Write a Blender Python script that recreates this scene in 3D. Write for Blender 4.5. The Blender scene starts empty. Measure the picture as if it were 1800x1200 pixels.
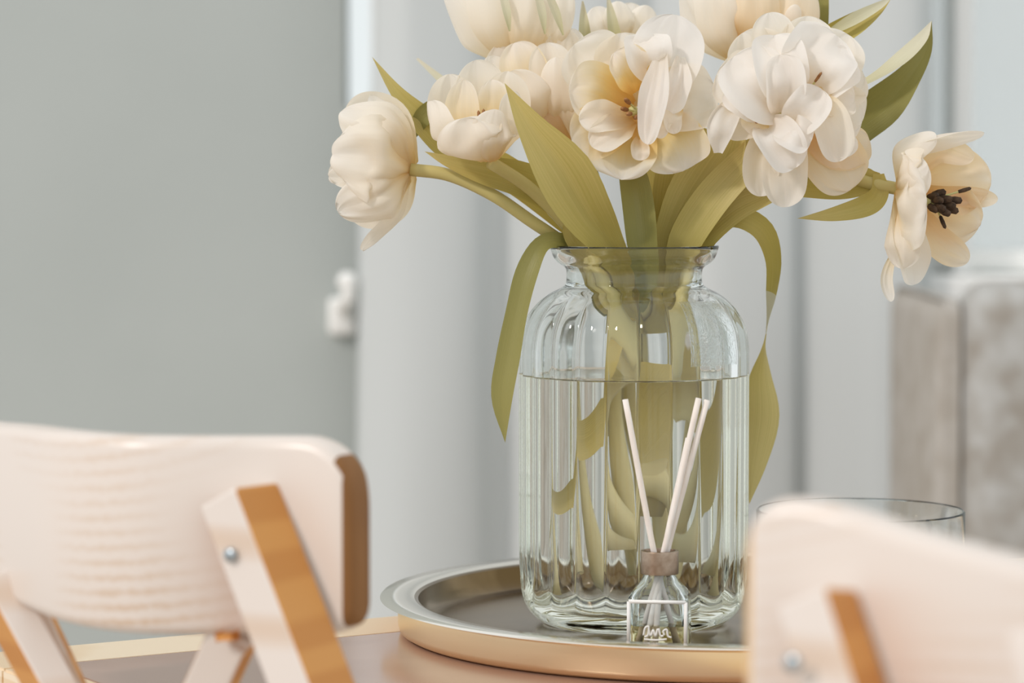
import bpy, bmesh, math, random
import numpy as np
from mathutils import Vector, Matrix, noise

C = bpy.context.scene.collection
sc = bpy.context.scene
PI = math.pi
# ------------------------------------------------------------------ camera, world, lights
F = 5250.0                      # focal length in pixels of a 1800 px wide frame
HZ = 290.0                      # row of the horizon
CZ = 1.0428                     # camera height
pitch = math.atan((600 - HZ) / F)
cam = bpy.data.cameras.new('camera'); cam_o = bpy.data.objects.new('camera', cam); C.objects.link(cam_o)
cam.sensor_width = 36; cam.lens = 36 * F / 1800
cam_o.location = (0, 0, CZ); cam_o.rotation_euler = (PI / 2 - pitch, 0, 0)
cam.clip_start = 0.05; cam.clip_end = 100
cam.dof.use_dof = True; cam.dof.focus_distance = 1.89; cam.dof.aperture_fstop = 7.0
sc.camera = cam_o

w = bpy.data.worlds.new('world'); sc.world = w; w.use_nodes = True
bg = w.node_tree.nodes['Background']
bg.inputs[0].default_value = (0.92, 0.95, 0.955, 1); bg.inputs[1].default_value = 0.95

sun = bpy.data.lights.new('sun', 'SUN'); sun_o = bpy.data.objects.new('sun', sun); C.objects.link(sun_o)
sun.energy = 1.32; sun.angle = math.radians(6); sun.color = (1.0, 0.915, 0.865)
S_DIR = Vector((0.64, 0.56, -0.60)).normalized()      # the way the light travels
sun_o.rotation_euler = S_DIR.to_track_quat('-Z', 'Y').to_euler(); sun_o.location = (-3, -3, 4)

sc.view_settings.view_transform = 'Standard'; sc.view_settings.look = 'None'
sc.view_settings.exposure = 0.0; sc.view_settings.gamma = 1.0; sc.view_settings.use_curve_mapping = False
cy = sc.cycles
cy.use_denoising = True
cy.max_bounces = 24; cy.transmission_bounces = 20; cy.glossy_bounces = 8; cy.diffuse_bounces = 8; cy.transparent_max_bounces = 16
cy.caustics_refractive = True; cy.caustics_reflective = True; cy.blur_glossy = 0.5
cy.sample_clamp_indirect = 6.0

# ------------------------------------------------------------------ helpers
def P(px, py, Y):
    """The point seen at pixel (px, py) at distance Y in front of the camera."""
    f = Vector((0, math.cos(pitch), -math.sin(pitch))); u = Vector((0, math.sin(pitch), math.cos(pitch)))
    d = f + Vector((1, 0, 0)) * ((px - 900) / F) + u * ((600 - py) / F)
    return Vector((0, 0, CZ)) + d * (Y / d.y)

def tag(o, label=None, cat=None, group=None, kind=None):
    if label: o['label'] = label
    if cat: o['category'] = cat
    if group: o['group'] = group
    if kind: o['kind'] = kind
    return o

def thing(name, label, cat, loc=(0, 0, 0), group=None):
    o = bpy.data.objects.new(name, None); C.objects.link(o); o.location = loc
    o.empty_display_size = 0.02
    return tag(o, label, cat, group)

def mesh_obj(name, verts, faces, mats, parent=None, smooth=True, uvs=None, fmat=None, kind=None):
    me = bpy.data.meshes.new(name)
    off = parent_loc(parent)
    me.from_pydata([tuple(Vector(v) - off) for v in verts], [], faces)
    for m in (mats if isinstance(mats, (list, tuple)) else [mats]): me.materials.append(m)
    if fmat: me.polygons.foreach_set('material_index', fmat)
    if smooth: me.polygons.foreach_set('use_smooth', [True] * len(me.polygons))
    if uvs is not None:
        uv = me.uv_layers.new(name='UVMap')
        vi = np.empty(len(me.loops), dtype=np.int32); me.loops.foreach_get('vertex_index', vi)
        uv.data.foreach_set('uv', np.asarray(uvs, dtype=np.float32)[vi].ravel())
    me.update()
    o = bpy.data.objects.new(name, me); C.objects.link(o)
    if parent is not None: o.parent = parent
    if kind: o['kind'] = kind
    return o

def parent_loc(p):
    v = Vector((0, 0, 0))
    while p is not None:
        v += Vector(p.location); p = p.parent
    return v

def bm_obj(name, bm, mats, parent=None, smooth=False, kind=None):
    off = parent_loc(parent)
    for v in bm.verts: v.co -= off
    me = bpy.data.meshes.new(name); bm.normal_update(); bm.to_mesh(me); bm.free()
    for m in (mats if isinstance(mats, (list, tuple)) else [mats]): me.materials.append(m)
    if smooth:
        me.polygons.foreach_set('use_smooth', [True] * len(me.polygons))
        try: me.set_sharp_from_angle(angle=math.radians(40))
        except Exception: pass
    o = bpy.data.objects.new(name, me); C.objects.link(o)
    if parent is not None: o.parent = parent
    if kind: o['kind'] = kind
    return o

def box_bm(lo, hi, bevel=0.0, seg=2):
    bm = bmesh.new()
    bmesh.ops.create_cube(bm, size=1)
    lo, hi = Vector(lo), Vector(hi)
    for v in bm.verts:
        v.co = Vector(((lo[i] + hi[i]) / 2 + v.co[i] * (hi[i] - lo[i])) for i in range(3))
    if bevel: bmesh.ops.bevel(bm, geom=bm.edges[:], offset=bevel, segments=seg, affect='EDGES', profile=0.5)
    return bm

def bar_bm(p0, p1, wx, wy, front, bevel=0.002, side_mat=None):
    """Rectangular bar from p0 to p1; 'front' is the direction its front face looks; wx across, wy deep."""
    p0, p1 = Vector(p0), Vector(p1)
    z = (p1 - p0).normalized(); fr = Vector(front); fr = (fr - z * fr.dot(z)).normalized(); x = z.cross(fr).normalized()
    bm = bmesh.new(); bmesh.ops.create_cube(bm, size=1)
    L = (p1 - p0).length
    for v in bm.verts:
        v.co = p0 + x * (v.co.x * wx) + fr * (v.co.y * wy) + z * ((v.co.z + .5) * L)
    if bevel: bmesh.ops.bevel(bm, geom=bm.edges[:], offset=bevel, segments=2, affect='EDGES', profile=0.5)
    bm.normal_update()
    if side_mat is not None:
        for f in bm.faces:
            if abs(f.normal.dot(x)) > 0.9: f.material_index = side_mat
    return bm

def lathe(prof, n, cx=0, cyy=0, flute=None, closed_top=False, closed_bot=False):
    """Revolve (r, z) pairs; flute(r, z, phi) -> r."""
    V, Fa = [], []
    for r, z in prof:
        for k in range(n):
            a = 2 * PI * k / n
            rr = flute(r, z, a) if flute else r
            V.append((cx + rr * math.cos(a), cyy + rr * math.sin(a), z))
    m = len(prof)
    for i in range(m - 1):
        for k in range(n):
            k2 = (k + 1) % n
            Fa.append((i * n + k, i * n + k2, (i + 1) * n + k2, (i + 1) * n + k))
    if closed_bot: Fa.append(tuple(reversed(range(n))))
    if closed_top: Fa.append(tuple((m - 1) * n + k for k in range(n)))
    return V, Fa

def sm(a, b, x):
    t = min(1, max(0, (x - a) / (b - a))); return t * t * (3 - 2 * t)

def spline(pts, n):
    """Catmull-Rom through pts (any dimension), n samples."""
    A = np.array([list(p) for p in pts], dtype=float)
    if len(A) == 2:
        t = np.linspace(0, 1, n)[:, None]; return A[0] * (1 - t) + A[1] * t
    A = np.vstack([2 * A[0] - A[1], A, 2 * A[-1] - A[-2]])
    m = len(A) - 3; out = []
    for t in np.linspace(0, m, n):
        i = min(int(t), m - 1); u = t - i
        p0, p1, p2, p3 = A[i:i + 4]
        out.append(.5 * ((2 * p1) + (-p0 + p2) * u + (2 * p0 - 5 * p1 + 4 * p2 - p3) * u * u + (-p0 + 3 * p1 - 3 * p2 + p3) * u ** 3))
    return np.array(out)

def tube(pts, r, nseg=24, nr=10, r1=None):
    S = spline(pts, nseg); V, Fa = [], []
    prev = None
    for i in range(nseg):
        T = Vector(S[min(i + 1, nseg - 1)] - S[max(i - 1, 0)]).normalized()
        a = prev if prev else Vector((0, -1, 0.1))
        a = (a - T * a.dot(T)).normalized(); prev = a; b = T.cross(a)
        rr = r + ((r1 if r1 is not None else r) - r) * i / (nseg - 1)
        for k in range(nr):
            t = 2 * PI * k / nr
            V.append(Vector(S[i]) + a * (rr * math.cos(t)) + b * (rr * math.sin(t)))
    for i in range(nseg - 1):
        for k in range(nr):
            k2 = (k + 1) % nr
            Fa.append((i * nr + k, (i + 1) * nr + k, (i + 1) * nr + k2, i * nr + k2))
    Fa.append(tuple(range(nr))); Fa.append(tuple(reversed([(nseg - 1) * nr + k for k in range(nr)])))
    return V, Fa

# ------------------------------------------------------------------ materials
def new_mat(name):
    m = bpy.data.materials.new(name); m.use_nodes = True
    nt = m.node_tree; b = nt.nodes['Principled BSDF']
    return m, nt, b

def N(nt, typ, **kw):
    n = nt.nodes.new(typ)
    for k, v in kw.items(): setattr(n, k, v)
    return n

def ramp(nt, fac, stops):
    r = N(nt, 'ShaderNodeValToRGB')
    while len(r.color_ramp.elements) < len(stops): r.color_ramp.elements.new(0.5)
    for e, (p, c) in zip(r.color_ramp.elements, stops):
        e.position = p; e.color = (*c, 1)
    nt.links.new(fac, r.inputs[0]); return r

def plain(name, col, rough=.5, metal=0, spec=.5):
    m, nt, b = new_mat(name)
    b.inputs['Base Color'].default_value = (*col, 1); b.inputs['Roughness'].default_value = rough
    b.inputs['Metallic'].default_value = metal; b.inputs['Specular IOR Level'].default_value = spec
    return m

def noisy(name, c1, c2, scale, rough=.6, bump=0, stretch=(1, 1, 1), detail=4, metal=0, spec=.3, bscale=None):
    m, nt, b = new_mat(name)
    tc = N(nt, 'ShaderNodeTexCoord'); mp = N(nt, 'ShaderNodeMapping'); mp.inputs['Scale'].default_value = stretch
    nt.links.new(tc.outputs['Object'], mp.inputs[0])
    nz = N(nt, 'ShaderNodeTexNoise'); nz.inputs['Scale'].default_value = scale; nz.inputs['Detail'].default_value = detail
    nt.links.new(mp.outputs[0], nz.inputs['Vector'])
    r = ramp(nt, nz.outputs[0], [(.35, c1), (.65, c2)])
    nt.links.new(r.outputs[0], b.inputs['Base Color'])
    b.inputs['Roughness'].default_value = rough; b.inputs['Metallic'].default_value = metal; b.inputs['Specular IOR Level'].default_value = spec
    if bump:
        nb = N(nt, 'ShaderNodeTexNoise'); nb.inputs['Scale'].default_value = bscale or scale * 3; nt.links.new(mp.outputs[0], nb.inputs['Vector'])
        bp = N(nt, 'ShaderNodeBump'); bp.inputs['Strength'].default_value = bump; bp.inputs['Distance'].default_value = .002
        nt.links.new(nb.outputs[0], bp.inputs['Height']); nt.links.new(bp.outputs[0], b.inputs['Normal'])
    return m

def wood(name, c_dark, c_light, rough=.4, scale=9.0, rot=(0, 0, 0), spec=.5, contrast=(.3, .7), coat=0):
    """Pine: wavy growth rings stretched along the board."""
    m, nt, b = new_mat(name)
    tc = N(nt, 'ShaderNodeTexCoord'); mp = N(nt, 'ShaderNodeMapping')
    mp.inputs['Rotation'].default_value = rot; mp.inputs['Scale'].default_value = (1.3, 1.3, 6)
    nt.links.new(tc.outputs['Object'], mp.inputs[0])
    wv = N(nt, 'ShaderNodeTexWave', wave_type='BANDS', bands_direction='Z')
    wv.inputs['Scale'].default_value = scale; wv.inputs['Distortion'].default_value = 7; wv.inputs['Detail'].default_value = 3
    wv.inputs['Detail Scale'].default_value = .6
    nt.links.new(mp.outputs[0], wv.inputs['Vector'])
    r = ramp(nt, wv.outputs['Fac'], [(contrast[0], c_light), (contrast[1], c_dark)])
    nt.links.new(r.outputs[0], b.inputs['Base Color'])
    b.inputs['Roughness'].default_value = rough; b.inputs['Specular IOR Level'].default_value = spec
    b.inputs['Coat Weight'].default_value = coat; b.inputs['Coat Roughness'].default_value = .25
    return m

def glass_mat(name, ior=1.47, col=(.985, .995, .992), rough=0.0, bump=0):
    m = bpy.data.materials.new(name); m.use_nodes = True; nt = m.node_tree
    nt.nodes.remove(nt.nodes['Principled BSDF'])
    g = N(nt, 'ShaderNodeBsdfGlass'); g.inputs['Color'].default_value = (*col, 1); g.inputs['IOR'].default_value = ior
    g.inputs['Roughness'].default_value = rough
    if bump:
        tc = N(nt, 'ShaderNodeTexCoord'); nb = N(nt, 'ShaderNodeTexNoise'); nb.inputs['Scale'].default_value = 60
        nt.links.new(tc.outputs['Object'], nb.inputs['Vector'])
        bp = N(nt, 'ShaderNodeBump'); bp.inputs['Strength'].default_value = bump; bp.inputs['Distance'].default_value = .001
        nt.links.new(nb.outputs[0], bp.inputs['Height']); nt.links.new(bp.outputs[0], g.inputs['Normal'])
    nt.links.new(g.outputs[0], nt.nodes['Material Output'].inputs[0])
    return m

def thin_mat(name, stops, transl=.35, vein=0.25, rough=.45, tcol=None, streak=(60, 2), mottle=.06, edge=None, spec=.3):
    """Petal / leaf: colour runs along the UV length, plus translucency and lengthwise veins."""
    m, nt, b = new_mat(name)
    uv = N(nt, 'ShaderNodeUVMap'); sp = N(nt, 'ShaderNodeSeparateXYZ'); nt.links.new(uv.outputs[0], sp.inputs[0])
    mp = N(nt, 'ShaderNodeMapping'); mp.inputs['Scale'].default_value = (streak[0], streak[1], 1); nt.links.new(uv.outputs[0], mp.inputs[0])
    nz = N(nt, 'ShaderNodeTexNoise'); nz.inputs['Scale'].default_value = 1; nz.inputs['Detail'].default_value = 3; nt.links.new(mp.outputs[0], nz.inputs['Vector'])
    ad = N(nt, 'ShaderNodeMath', operation='MULTIPLY_ADD'); nt.links.new(nz.outputs[0], ad.inputs[0]); ad.inputs[1].default_value = mottle * 3
    sb = N(nt, 'ShaderNodeMath', operation='SUBTRACT'); nt.links.new(sp.outputs['Y'], sb.inputs[0]); sb.inputs[1].default_value = mottle * 1.5
    nt.links.new(sb.outputs[0], ad.inputs[2])
    r = ramp(nt, ad.outputs[0], stops)
    b.inputs['Roughness'].default_value = rough; b.inputs['Specular IOR Level'].default_value = spec
    nt.links.new(r.outputs[0], b.inputs['Base Color'])
    bp = N(nt, 'ShaderNodeBump'); bp.inputs['Strength'].default_value = vein; bp.inputs['Distance'].default_value = .0006
    nt.links.new(nz.outputs[0], bp.inputs['Height']); nt.links.new(bp.outputs[0], b.inputs['Normal'])
    t = N(nt, 'ShaderNodeBsdfTranslucent')
    if tcol:
        mx = N(nt, 'ShaderNodeMix', data_type='RGBA', blend_type='MULTIPLY'); mx.inputs[0].default_value = 1
        nt.links.new(r.outputs[0], mx.inputs[6]); mx.inputs[7].default_value = (*tcol, 1); nt.links.new(mx.outputs[2], t.inputs[0])
    else: nt.links.new(r.outputs[0], t.inputs[0])
    mix = N(nt, 'ShaderNodeMixShader'); mix.inputs[0].default_value = transl
    nt.links.new(b.outputs[0], mix.inputs[1]); nt.links.new(t.outputs[0], mix.inputs[2])
    nt.links.new(mix.outputs[0], nt.nodes['Material Output'].inputs[0])
    return m

M = {}
M['wall'] = noisy('wall_paint', (.445, .478, .462), (.475, .508, .492), 2.0, .8, spec=.2)
M['floor'] = noisy('floor_wood', (.44, .36, .29), (.53, .44, .36), 3.0, .4, stretch=(6, .35, 1), detail=6)
M['white'] = plain('white_paint', (.92, .92, .90), .45)
M['curtain'] = thin_mat('curtain_fabric', [(0, (.66, .69, .69)), (1, (.69, .72, .72))], transl=.15, vein=.1, rough=.9, spec=.05, streak=(300, 300), mottle=.05)
M['sheer'] = thin_mat('sheer_fabric', [(0, (.82, .85, .84)), (1, (.86, .88, .87))], transl=.5, vein=.1, rough=.9, spec=.05, streak=(40, 40), mottle=.1)
def see_through(m, fac):
    nt = m.node_tree; out = nt.nodes['Material Output']; src = out.inputs[0].links[0].from_socket
    t = N(nt, 'ShaderNodeBsdfTransparent'); mx = N(nt, 'ShaderNodeMixShader'); mx.inputs[0].default_value = fac
    nt.links.new(src, mx.inputs[1]); nt.links.new(t.outputs[0], mx.inputs[2]); nt.links.new(mx.outputs[0], out.inputs[0])
see_through(M['sheer'], .4)
M['armchair'] = noisy('grey_chenille', (.32, .295, .26), (.455, .455, .44), 22, .95, bump=.4, spec=.1)
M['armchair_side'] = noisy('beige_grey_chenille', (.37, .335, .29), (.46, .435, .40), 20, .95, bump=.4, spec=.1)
M['pine_end_shade_pale'] = noisy('honey_shaded_end', (.70, .47, .25), (.76, .55, .33), 30, .5, spec=.3)  # right backrest end, its warm shade put into the colour
M['pine'] = wood('pale_pine', (.68, .535, .425), (.755, .675, .615), .38, 1.3, spec=.5, coat=.3, contrast=(.55, 1.0))  # front faces: sunlit paleness put into the colour
def pine_board(name):
    """Pale pine with a cathedral of growth arcs, faint away from the arcs, and a few soft knots."""
    m, nt, b = new_mat(name)
    tc = N(nt, 'ShaderNodeTexCoord'); mp = N(nt, 'ShaderNodeMapping')
    mp.inputs['Location'].default_value = (.055, 0, -.965); mp.inputs['Scale'].default_value = (.42, .42, 1)
    nt.links.new(tc.outputs['Object'], mp.inputs[0])
    wv = N(nt, 'ShaderNodeTexWave', wave_type='RINGS', rings_direction='Y')
    wv.inputs['Scale'].default_value = 44; wv.inputs['Distortion'].default_value = 2.2; wv.inputs['Detail'].default_value = 2; wv.inputs['Detail Scale'].default_value = 12
    nt.links.new(mp.outputs[0], wv.inputs['Vector'])
    nz = N(nt, 'ShaderNodeTexNoise'); nz.inputs['Scale'].default_value = 7; nz.inputs['Detail'].default_value = 1
    nt.links.new(tc.outputs['Object'], nz.inputs['Vector'])
    r1 = ramp(nt, wv.outputs['Fac'], [(.5, (0, 0, 0)), (1, (1, 1, 1))]); r2 = ramp(nt, nz.outputs[0], [(.46, (0, 0, 0)), (.68, (1, 1, 1))])
    mu = N(nt, 'ShaderNodeMath', operation='MULTIPLY'); nt.links.new(r1.outputs[0], mu.inputs[0]); nt.links.new(r2.outputs[0], mu.inputs[1])
    cr = ramp(nt, mu.outputs[0], [(0, (.755, .67, .605)), (1, (.63, .465, .335))])
    nt.links.new(cr.outputs[0], b.inputs['Base Color'])
    b.inputs['Roughness'].default_value = .38; b.inputs['Coat Weight'].default_value = .3; b.inputs['Coat Roughness'].default_value = .25
    return m
M['pine_board'] = pine_board('pale_pine_board')  # backrest face, coloured as pale as the sun makes it
M['pine_shade'] = wood('orange_pine_shade', (.58, .25, .062), (.66, .31, .085), .45, 2.0, spec=.3)  # side faces: their shade put into a deeper orange
M['pine_end_shade'] = noisy('shaded_end_grain', (.20, .088, .028), (.30, .14, .045), 30, .55, stretch=(1, 1, .25), spec=.25)  # end grain, darkened further to carry the shade on the backrest end
M['table'] = wood('brown_tabletop', (.36, .215, .155), (.42, .265, .20), .16, 4.0, spec=.6)
M['oak'] = wood('pale_oak_border', (.78, .58, .36), (.86, .70, .50), .3, 6.0)
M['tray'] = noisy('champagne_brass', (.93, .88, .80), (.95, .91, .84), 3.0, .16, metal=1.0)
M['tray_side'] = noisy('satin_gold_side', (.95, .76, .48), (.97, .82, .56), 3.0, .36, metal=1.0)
M['tray_in'] = noisy('dark_reflection_brass', (.14, .09, .038), (.25, .175, .085), 14.0, .2, metal=1.0)  # tray inside, darkened to stand for the dark surroundings it mirrors
M['bronze'] = noisy('brushed_bronze', (.31, .22, .155), (.44, .34, .26), 160, .35, metal=1.0)
M['glass'] = glass_mat('clear_glass')
M['glass_thin'] = glass_mat('thin_clear_glass', 1.45, (.975, .99, .99))
M['water_side'] = glass_mat('water_against_glass', 1.33 / 1.47, (.992, .99, .965))
M['water_top'] = glass_mat('water_surface', 1.33, (.995, .998, .985))
M['oil_side'] = glass_mat('oil_against_glass', 1.40 / 1.47, (1.0, .95, .80))
M['oil_top'] = glass_mat('oil_surface', 1.40, (1.0, .97, .85))
M['film'] = glass_mat('crinkled_film', 1.25, (.97, .98, .98), .05, 1.0)
M['film'].node_tree.nodes['Noise Texture'].inputs['Scale'].default_value = 260
M['film'].node_tree.nodes['Noise Texture'].inputs['Detail'].default_value = 4
M['print'] = plain('white_print', (.92, .90, .87), .5)
M['reed'] = noisy('bleached_reed', (.86, .78, .71), (.93, .88, .83), 300, .7, stretch=(1, 1, .1))
M['petal'] = thin_mat('cream_petal', [(0.0, (.86, .68, .32)), (.2, (.92, .82, .62)), (.45, (.93, .875, .77)), (1, (.95, .93, .895))], transl=.46, vein=.25, rough=.5, tcol=(1, .96, .87), streak=(26, 1.2), mottle=.05)
M['petal_inner'] = thin_mat('yellow_base_petal', [(0.0, (.86, .58, .17)), (.4, (.91, .74, .36)), (.66, (.93, .85, .66)), (1, (.95, .925, .90))], transl=.46, vein=.25, rough=.5, tcol=(1, .93, .76), streak=(26, 1.2), mottle=.05)
M['petal_white'] = thin_mat('white_petal', [(0.0, (.93, .89, .82)), (.4, (.95, .93, .90)), (1, (.955, .94, .92))], transl=.46, vein=.25, rough=.5, tcol=(1, .97, .92), streak=(26, 1.2), mottle=.05)
M['petal_peach'] = thin_mat('peach_petal', [(0.0, (.82, .55, .18)), (.35, (.91, .74, .48)), (.7, (.93, .84, .68)), (1, (.945, .90, .82))], transl=.45, vein=.25, rough=.5, tcol=(1, .86, .6), streak=(26, 1.2), mottle=.05)
M['leaf'] = thin_mat('olive_leaf', [(0, (.60, .50, .16)), (.5, (.51, .435, .135)), (1, (.66, .55, .23))], transl=.26, vein=.5, rough=.42, tcol=(.9, .85, .4), streak=(30, .8), mottle=.26, spec=.4)
M['leaf_dark'] = thin_mat('dark_olive_leaf', [(0, (.22, .215, .06)), (.5, (.27, .255, .075)), (1, (.34, .31, .10))], transl=.16, vein=.4, rough=.42, tcol=(.9, .85, .4), streak=(34, .8), mottle=.10, spec=.4)  # darker leaves, deepened to carry the shade between crowded foliage
M['leaf_pale'] = thin_mat('silvery_leaf', [(0, (.55, .52, .30)), (.5, (.66, .64, .47)), (1, (.72, .68, .55))], transl=.2, vein=.4, rough=.45, tcol=(1, .95, .7), streak=(34, .8), mottle=.10, spec=.4)
M['leaf_wet'] = thin_mat('water_hazed_leaf', [(0, (.72, .57, .18)), (.5, (.72, .60, .23)), (1, (.76, .67, .36))], transl=.35, vein=.3, rough=.45, tcol=(1, .95, .6), streak=(34, .8), mottle=.10)  # paled to stand for light scattering in the water
M['stem'] = thin_mat('stem_green', [(0, (.78, .70, .42)), (.25, (.66, .58, .26)), (.5, (.50, .44, .17)), (1, (.55, .46, .18))], transl=.0, vein=.15, rough=.45, streak=(6, .5), mottle=.1)
M['anther'] = noisy('dark_anther', (.035, .022, .015), (.10, .06, .035), 300, .8)
M['anther_brown'] = noisy('brown_anther', (.25, .11, .04), (.40, .20, .08), 300, .8)
M['pistil'] = plain('pistil_green', (.55, .52, .22), .5)
M['steel'] = plain('blued_steel', (.42, .47, .50), .3, 1.0)
M['dark'] = plain('dark_wood_leg', (.10, .07, .05), .5)

# ------------------------------------------------------------------ room
WY = 4.8
kst = 'structure'
bm_obj('floor', box_bm((-3, -2.5, -.05), (3.2, WY + .12, 0)), M['floor'], kind=kst)
# back wall around two openings: narrow slot behind the curtain edge and the window on the right
k = F / WY
def bx(px): return (px - 900) / F * WY
def bz(py): return CZ - (py - HZ) / F * WY
slot = (bx(607), bx(675), bz(188), 2.3)
win = (bx(1560), bx(2150), bz(478), 2.2)
wall = bmesh.new()
def addbox(bm, lo, hi):
    t = box_bm(lo, hi); me = bpy.data.meshes.new('t'); t.to_mesh(me); t.free(); bm.from_mesh(me); bpy.data.meshes.remove(me)
xs = [-3, slot[0], slot[1], win[0], win[1], 3.2]
H = 2.6
addbox(wall, (xs[0], WY, 0), (xs[1], WY + .12, H))
addbox(wall, (xs[1], WY, 0), (xs[2], WY + .12, slot[2])); addbox(wall, (xs[1], WY, slot[3]), (xs[2], WY + .12, H))
addbox(wall, (xs[2], WY, 0), (xs[3], WY + .12, H))
addbox(wall, (xs[3], WY, 0), (xs[4], WY + .12, win[2])); addbox(wall, (xs[3], WY, win[3]), (xs[4], WY + .12, H))
addbox(wall, (xs[4], WY, 0), (xs[5], WY + .12, H))
bm_obj('wall_back', wall, M['wall'], kind=kst)
bm_obj('baseboard_back', box_bm((-3, WY - .015, 0), (3.2, WY, .09), .003), M['white'], kind=kst)
# window on the right: frame, mullion, pane, sill
wd = bm_obj('window_1', box_bm((win[0], WY + .01, win[2]), (bx(1600), WY + .08, win[3]), .004), M['white'], kind=kst)
for name, lo, hi in (('mullion', (bx(1666), WY - .055, win[2]), (bx(1698), WY + .07, win[3])),
                     ('frame_rail', (bx(1600), WY + .011, win[2]), (win[1], WY + .079, win[2] + .035)),
                     ('frame_rail', (bx(1600), WY + .011, win[3] - .05), (win[1], WY + .079, win[3])),
                     ('mullion', (bx(1890), WY - .055, win[2]), (bx(1930), WY + .07, win[3])),
                     ('frame_stile', (win[1] - .05, WY + .012, win[2]), (win[1], WY + .078, win[3]))):
    bm_obj(name, box_bm(lo, hi, .004), M['white'], wd)
bm_obj('pane', box_bm((bx(1600), WY + .05, win[2]), (win[1], WY + .054, win[3])), M['glass_thin'], wd)
bm_obj('trim_1', box_bm((bx(1570), WY - .10, win[2] - .045), (win[1] + .08, WY, win[2] - .002), .006), M['white'], kind=kst)
# slot window
ws = bm_obj('window_2', box_bm((slot[1] - .02, WY + .02, slot[2]), (slot[1], WY + .08, slot[3]), .003), M['white'], kind=kst)
bm_obj('pane', box_bm((slot[0], WY + .08, slot[2]), (slot[1] - .02, WY + .084, slot[3])), M['glass_thin'], ws)

# ------------------------------------------------------------------ curtains
def curtain(name, label, pts, z0, z1, mat, dy=0.0, nz=30, n=120):
    """pts: (px, depth) along the hem line; the cloth hangs straight from z1 to z0 with slight drift."""
    S = spline([((p - 900) / F * y, y + dy) for p, y in pts], n)
    V, Fa, U = [], [], []
    for j in range(nz):
        t = j / (nz - 1); z = z0 + (z1 - z0) * t
        for i in range(n):
            x, y = S[i]
            d = .012 * noise.noise(Vector((x * 6, z * 1.1, y)))
            if name == 'curtain' and x < -.15: d += .022 * sm(1.02, 1.2, z) * min(1, max(0, (-.15 - x) / .06))
            V.append((x + d, y + .02 * noise.noise(Vector((x * 5 + 7, z * 1.4, 3))), z)); U.append((i / n, t))
    for j in range(nz - 1):
        for i in range(n - 1):
            a = j * n + i; Fa.append((a, a + 1, a + n + 1, a + n))
    o = mesh_obj(name, V, Fa, mat, uvs=U)
    return tag(o, label, 'curtain')
ROD = 2.35
curtain('curtain', 'long pale grey curtain hanging behind the flower vase', [(642, 4.66), (626, 4.64), (640, 4.60), (700, 4.575), (780, 4.58), (838, 4.597), (857, 4.625), (880, 4.64), (905, 4.635), (960, 4.61), (1040, 4.60), (1110, 4.62), (1150, 4.64), (1185, 4.62), (1260, 4.585), (1340, 4.585), (1385, 4.592), (1402, 4.60)], .02, ROD, M['curtain'], .06)
curtain('curtain', 'pale grey curtain panel hanging between the vase and the armchair', [(1388, 4.616), (1408, 4.62), (1428, 4.62), (1460, 4.612), (1520, 4.60), (1580, 4.585), (1625, 4.59), (1642, 4.63), (1632, 4.66)], .02, ROD, M['curtain'], .06)
curtain('sheer_curtain', 'thin white sheer stretched over the window panes', [(1604, 4.840), (1700, 4.832), (1850, 4.838), (2000, 4.832), (2100, 4.838)], win[2] + .036, win[3] - .052, M['sheer'])
rod = thing('curtain_rod', 'white rod that carries the curtains above the window', 'curtain rod', (0, 4.64, ROD + .012))
V, Fa = tube([(-.5, 4.64, ROD + .012), (2.0, 4.64, ROD + .012)], .014, 4, 12); mesh_obj('rod', V, Fa, M['white'], rod)
for x in (-.45, .9, 1.95):
    bm_obj('bracket', box_bm((x - .012, 4.64, ROD - .01), (x + .012, WY, ROD + .02), .002), M['white'], rod)

# curtain hook on the wall
hk = thing('curtain_hook', 'small pale wall hook with knob at the edge of the curtain', 'hook', (bx(600), WY, bz(545)))
bm_obj('wall_plate', box_bm((bx(578), WY - .022, bz(588)), (bx(628), WY, bz(522)), .008, 3), M['white'], hk, True)
V, Fa = tube([(bx(606), WY - .01, bz(540)), (bx(606), WY - .09, bz(535)), (bx(618), WY - .12, bz(515)), (bx(620), WY - .12, bz(492))], .011, 14, 10)
mesh_obj('hook_arm', V, Fa, M['white'], hk)
V, Fa = lathe([(.0005, -.016), (.010, -.013), (.016, -.003), (.0155, .006), (.009, .014), (.0005, .016)], 20)
kx, kz = bx(618), bz(490)
mesh_obj('knob', [(v[0] + kx, v[1] + WY - .12, v[2] + kz) for v in V], Fa, M['white'], hk)

# ------------------------------------------------------------------ armchair at the right
AY = 3.95
def ax(px): return (px - 900) / F * AY
def az(py): return CZ - (py - HZ) / F * AY
ar = thing('armchair', 'grey mottled fabric armchair by the window on the right', 'armchair', (ax(1950), AY + .3, 0))
bm_obj('backrest', box_bm((ax(1702), AY + .02, .30), (ax(2180), AY + .17, az(497)), .05, 4), M['armchair'], ar, True)
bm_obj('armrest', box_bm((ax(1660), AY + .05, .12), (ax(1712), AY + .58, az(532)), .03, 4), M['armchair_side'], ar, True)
bm_obj('armrest', box_bm((ax(2175), AY - .02, .12), (ax(2232), AY + .58, az(532)), .03, 4), M['armchair'], ar, True)
bm_obj('seat', box_bm((ax(1710), AY + .05, .14), (ax(2177), AY + .60, .42), .04, 4), M['armchair'], ar, True)
for lx in (ax(1680), ax(2210)):
    for ly in (AY + .04, AY + .5):
        V, Fa = tube([(lx, ly, 0), (lx, ly, .14)], .014, 4, 10, .02); mesh_obj('leg', V, Fa, M['dark'], ar)

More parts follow.
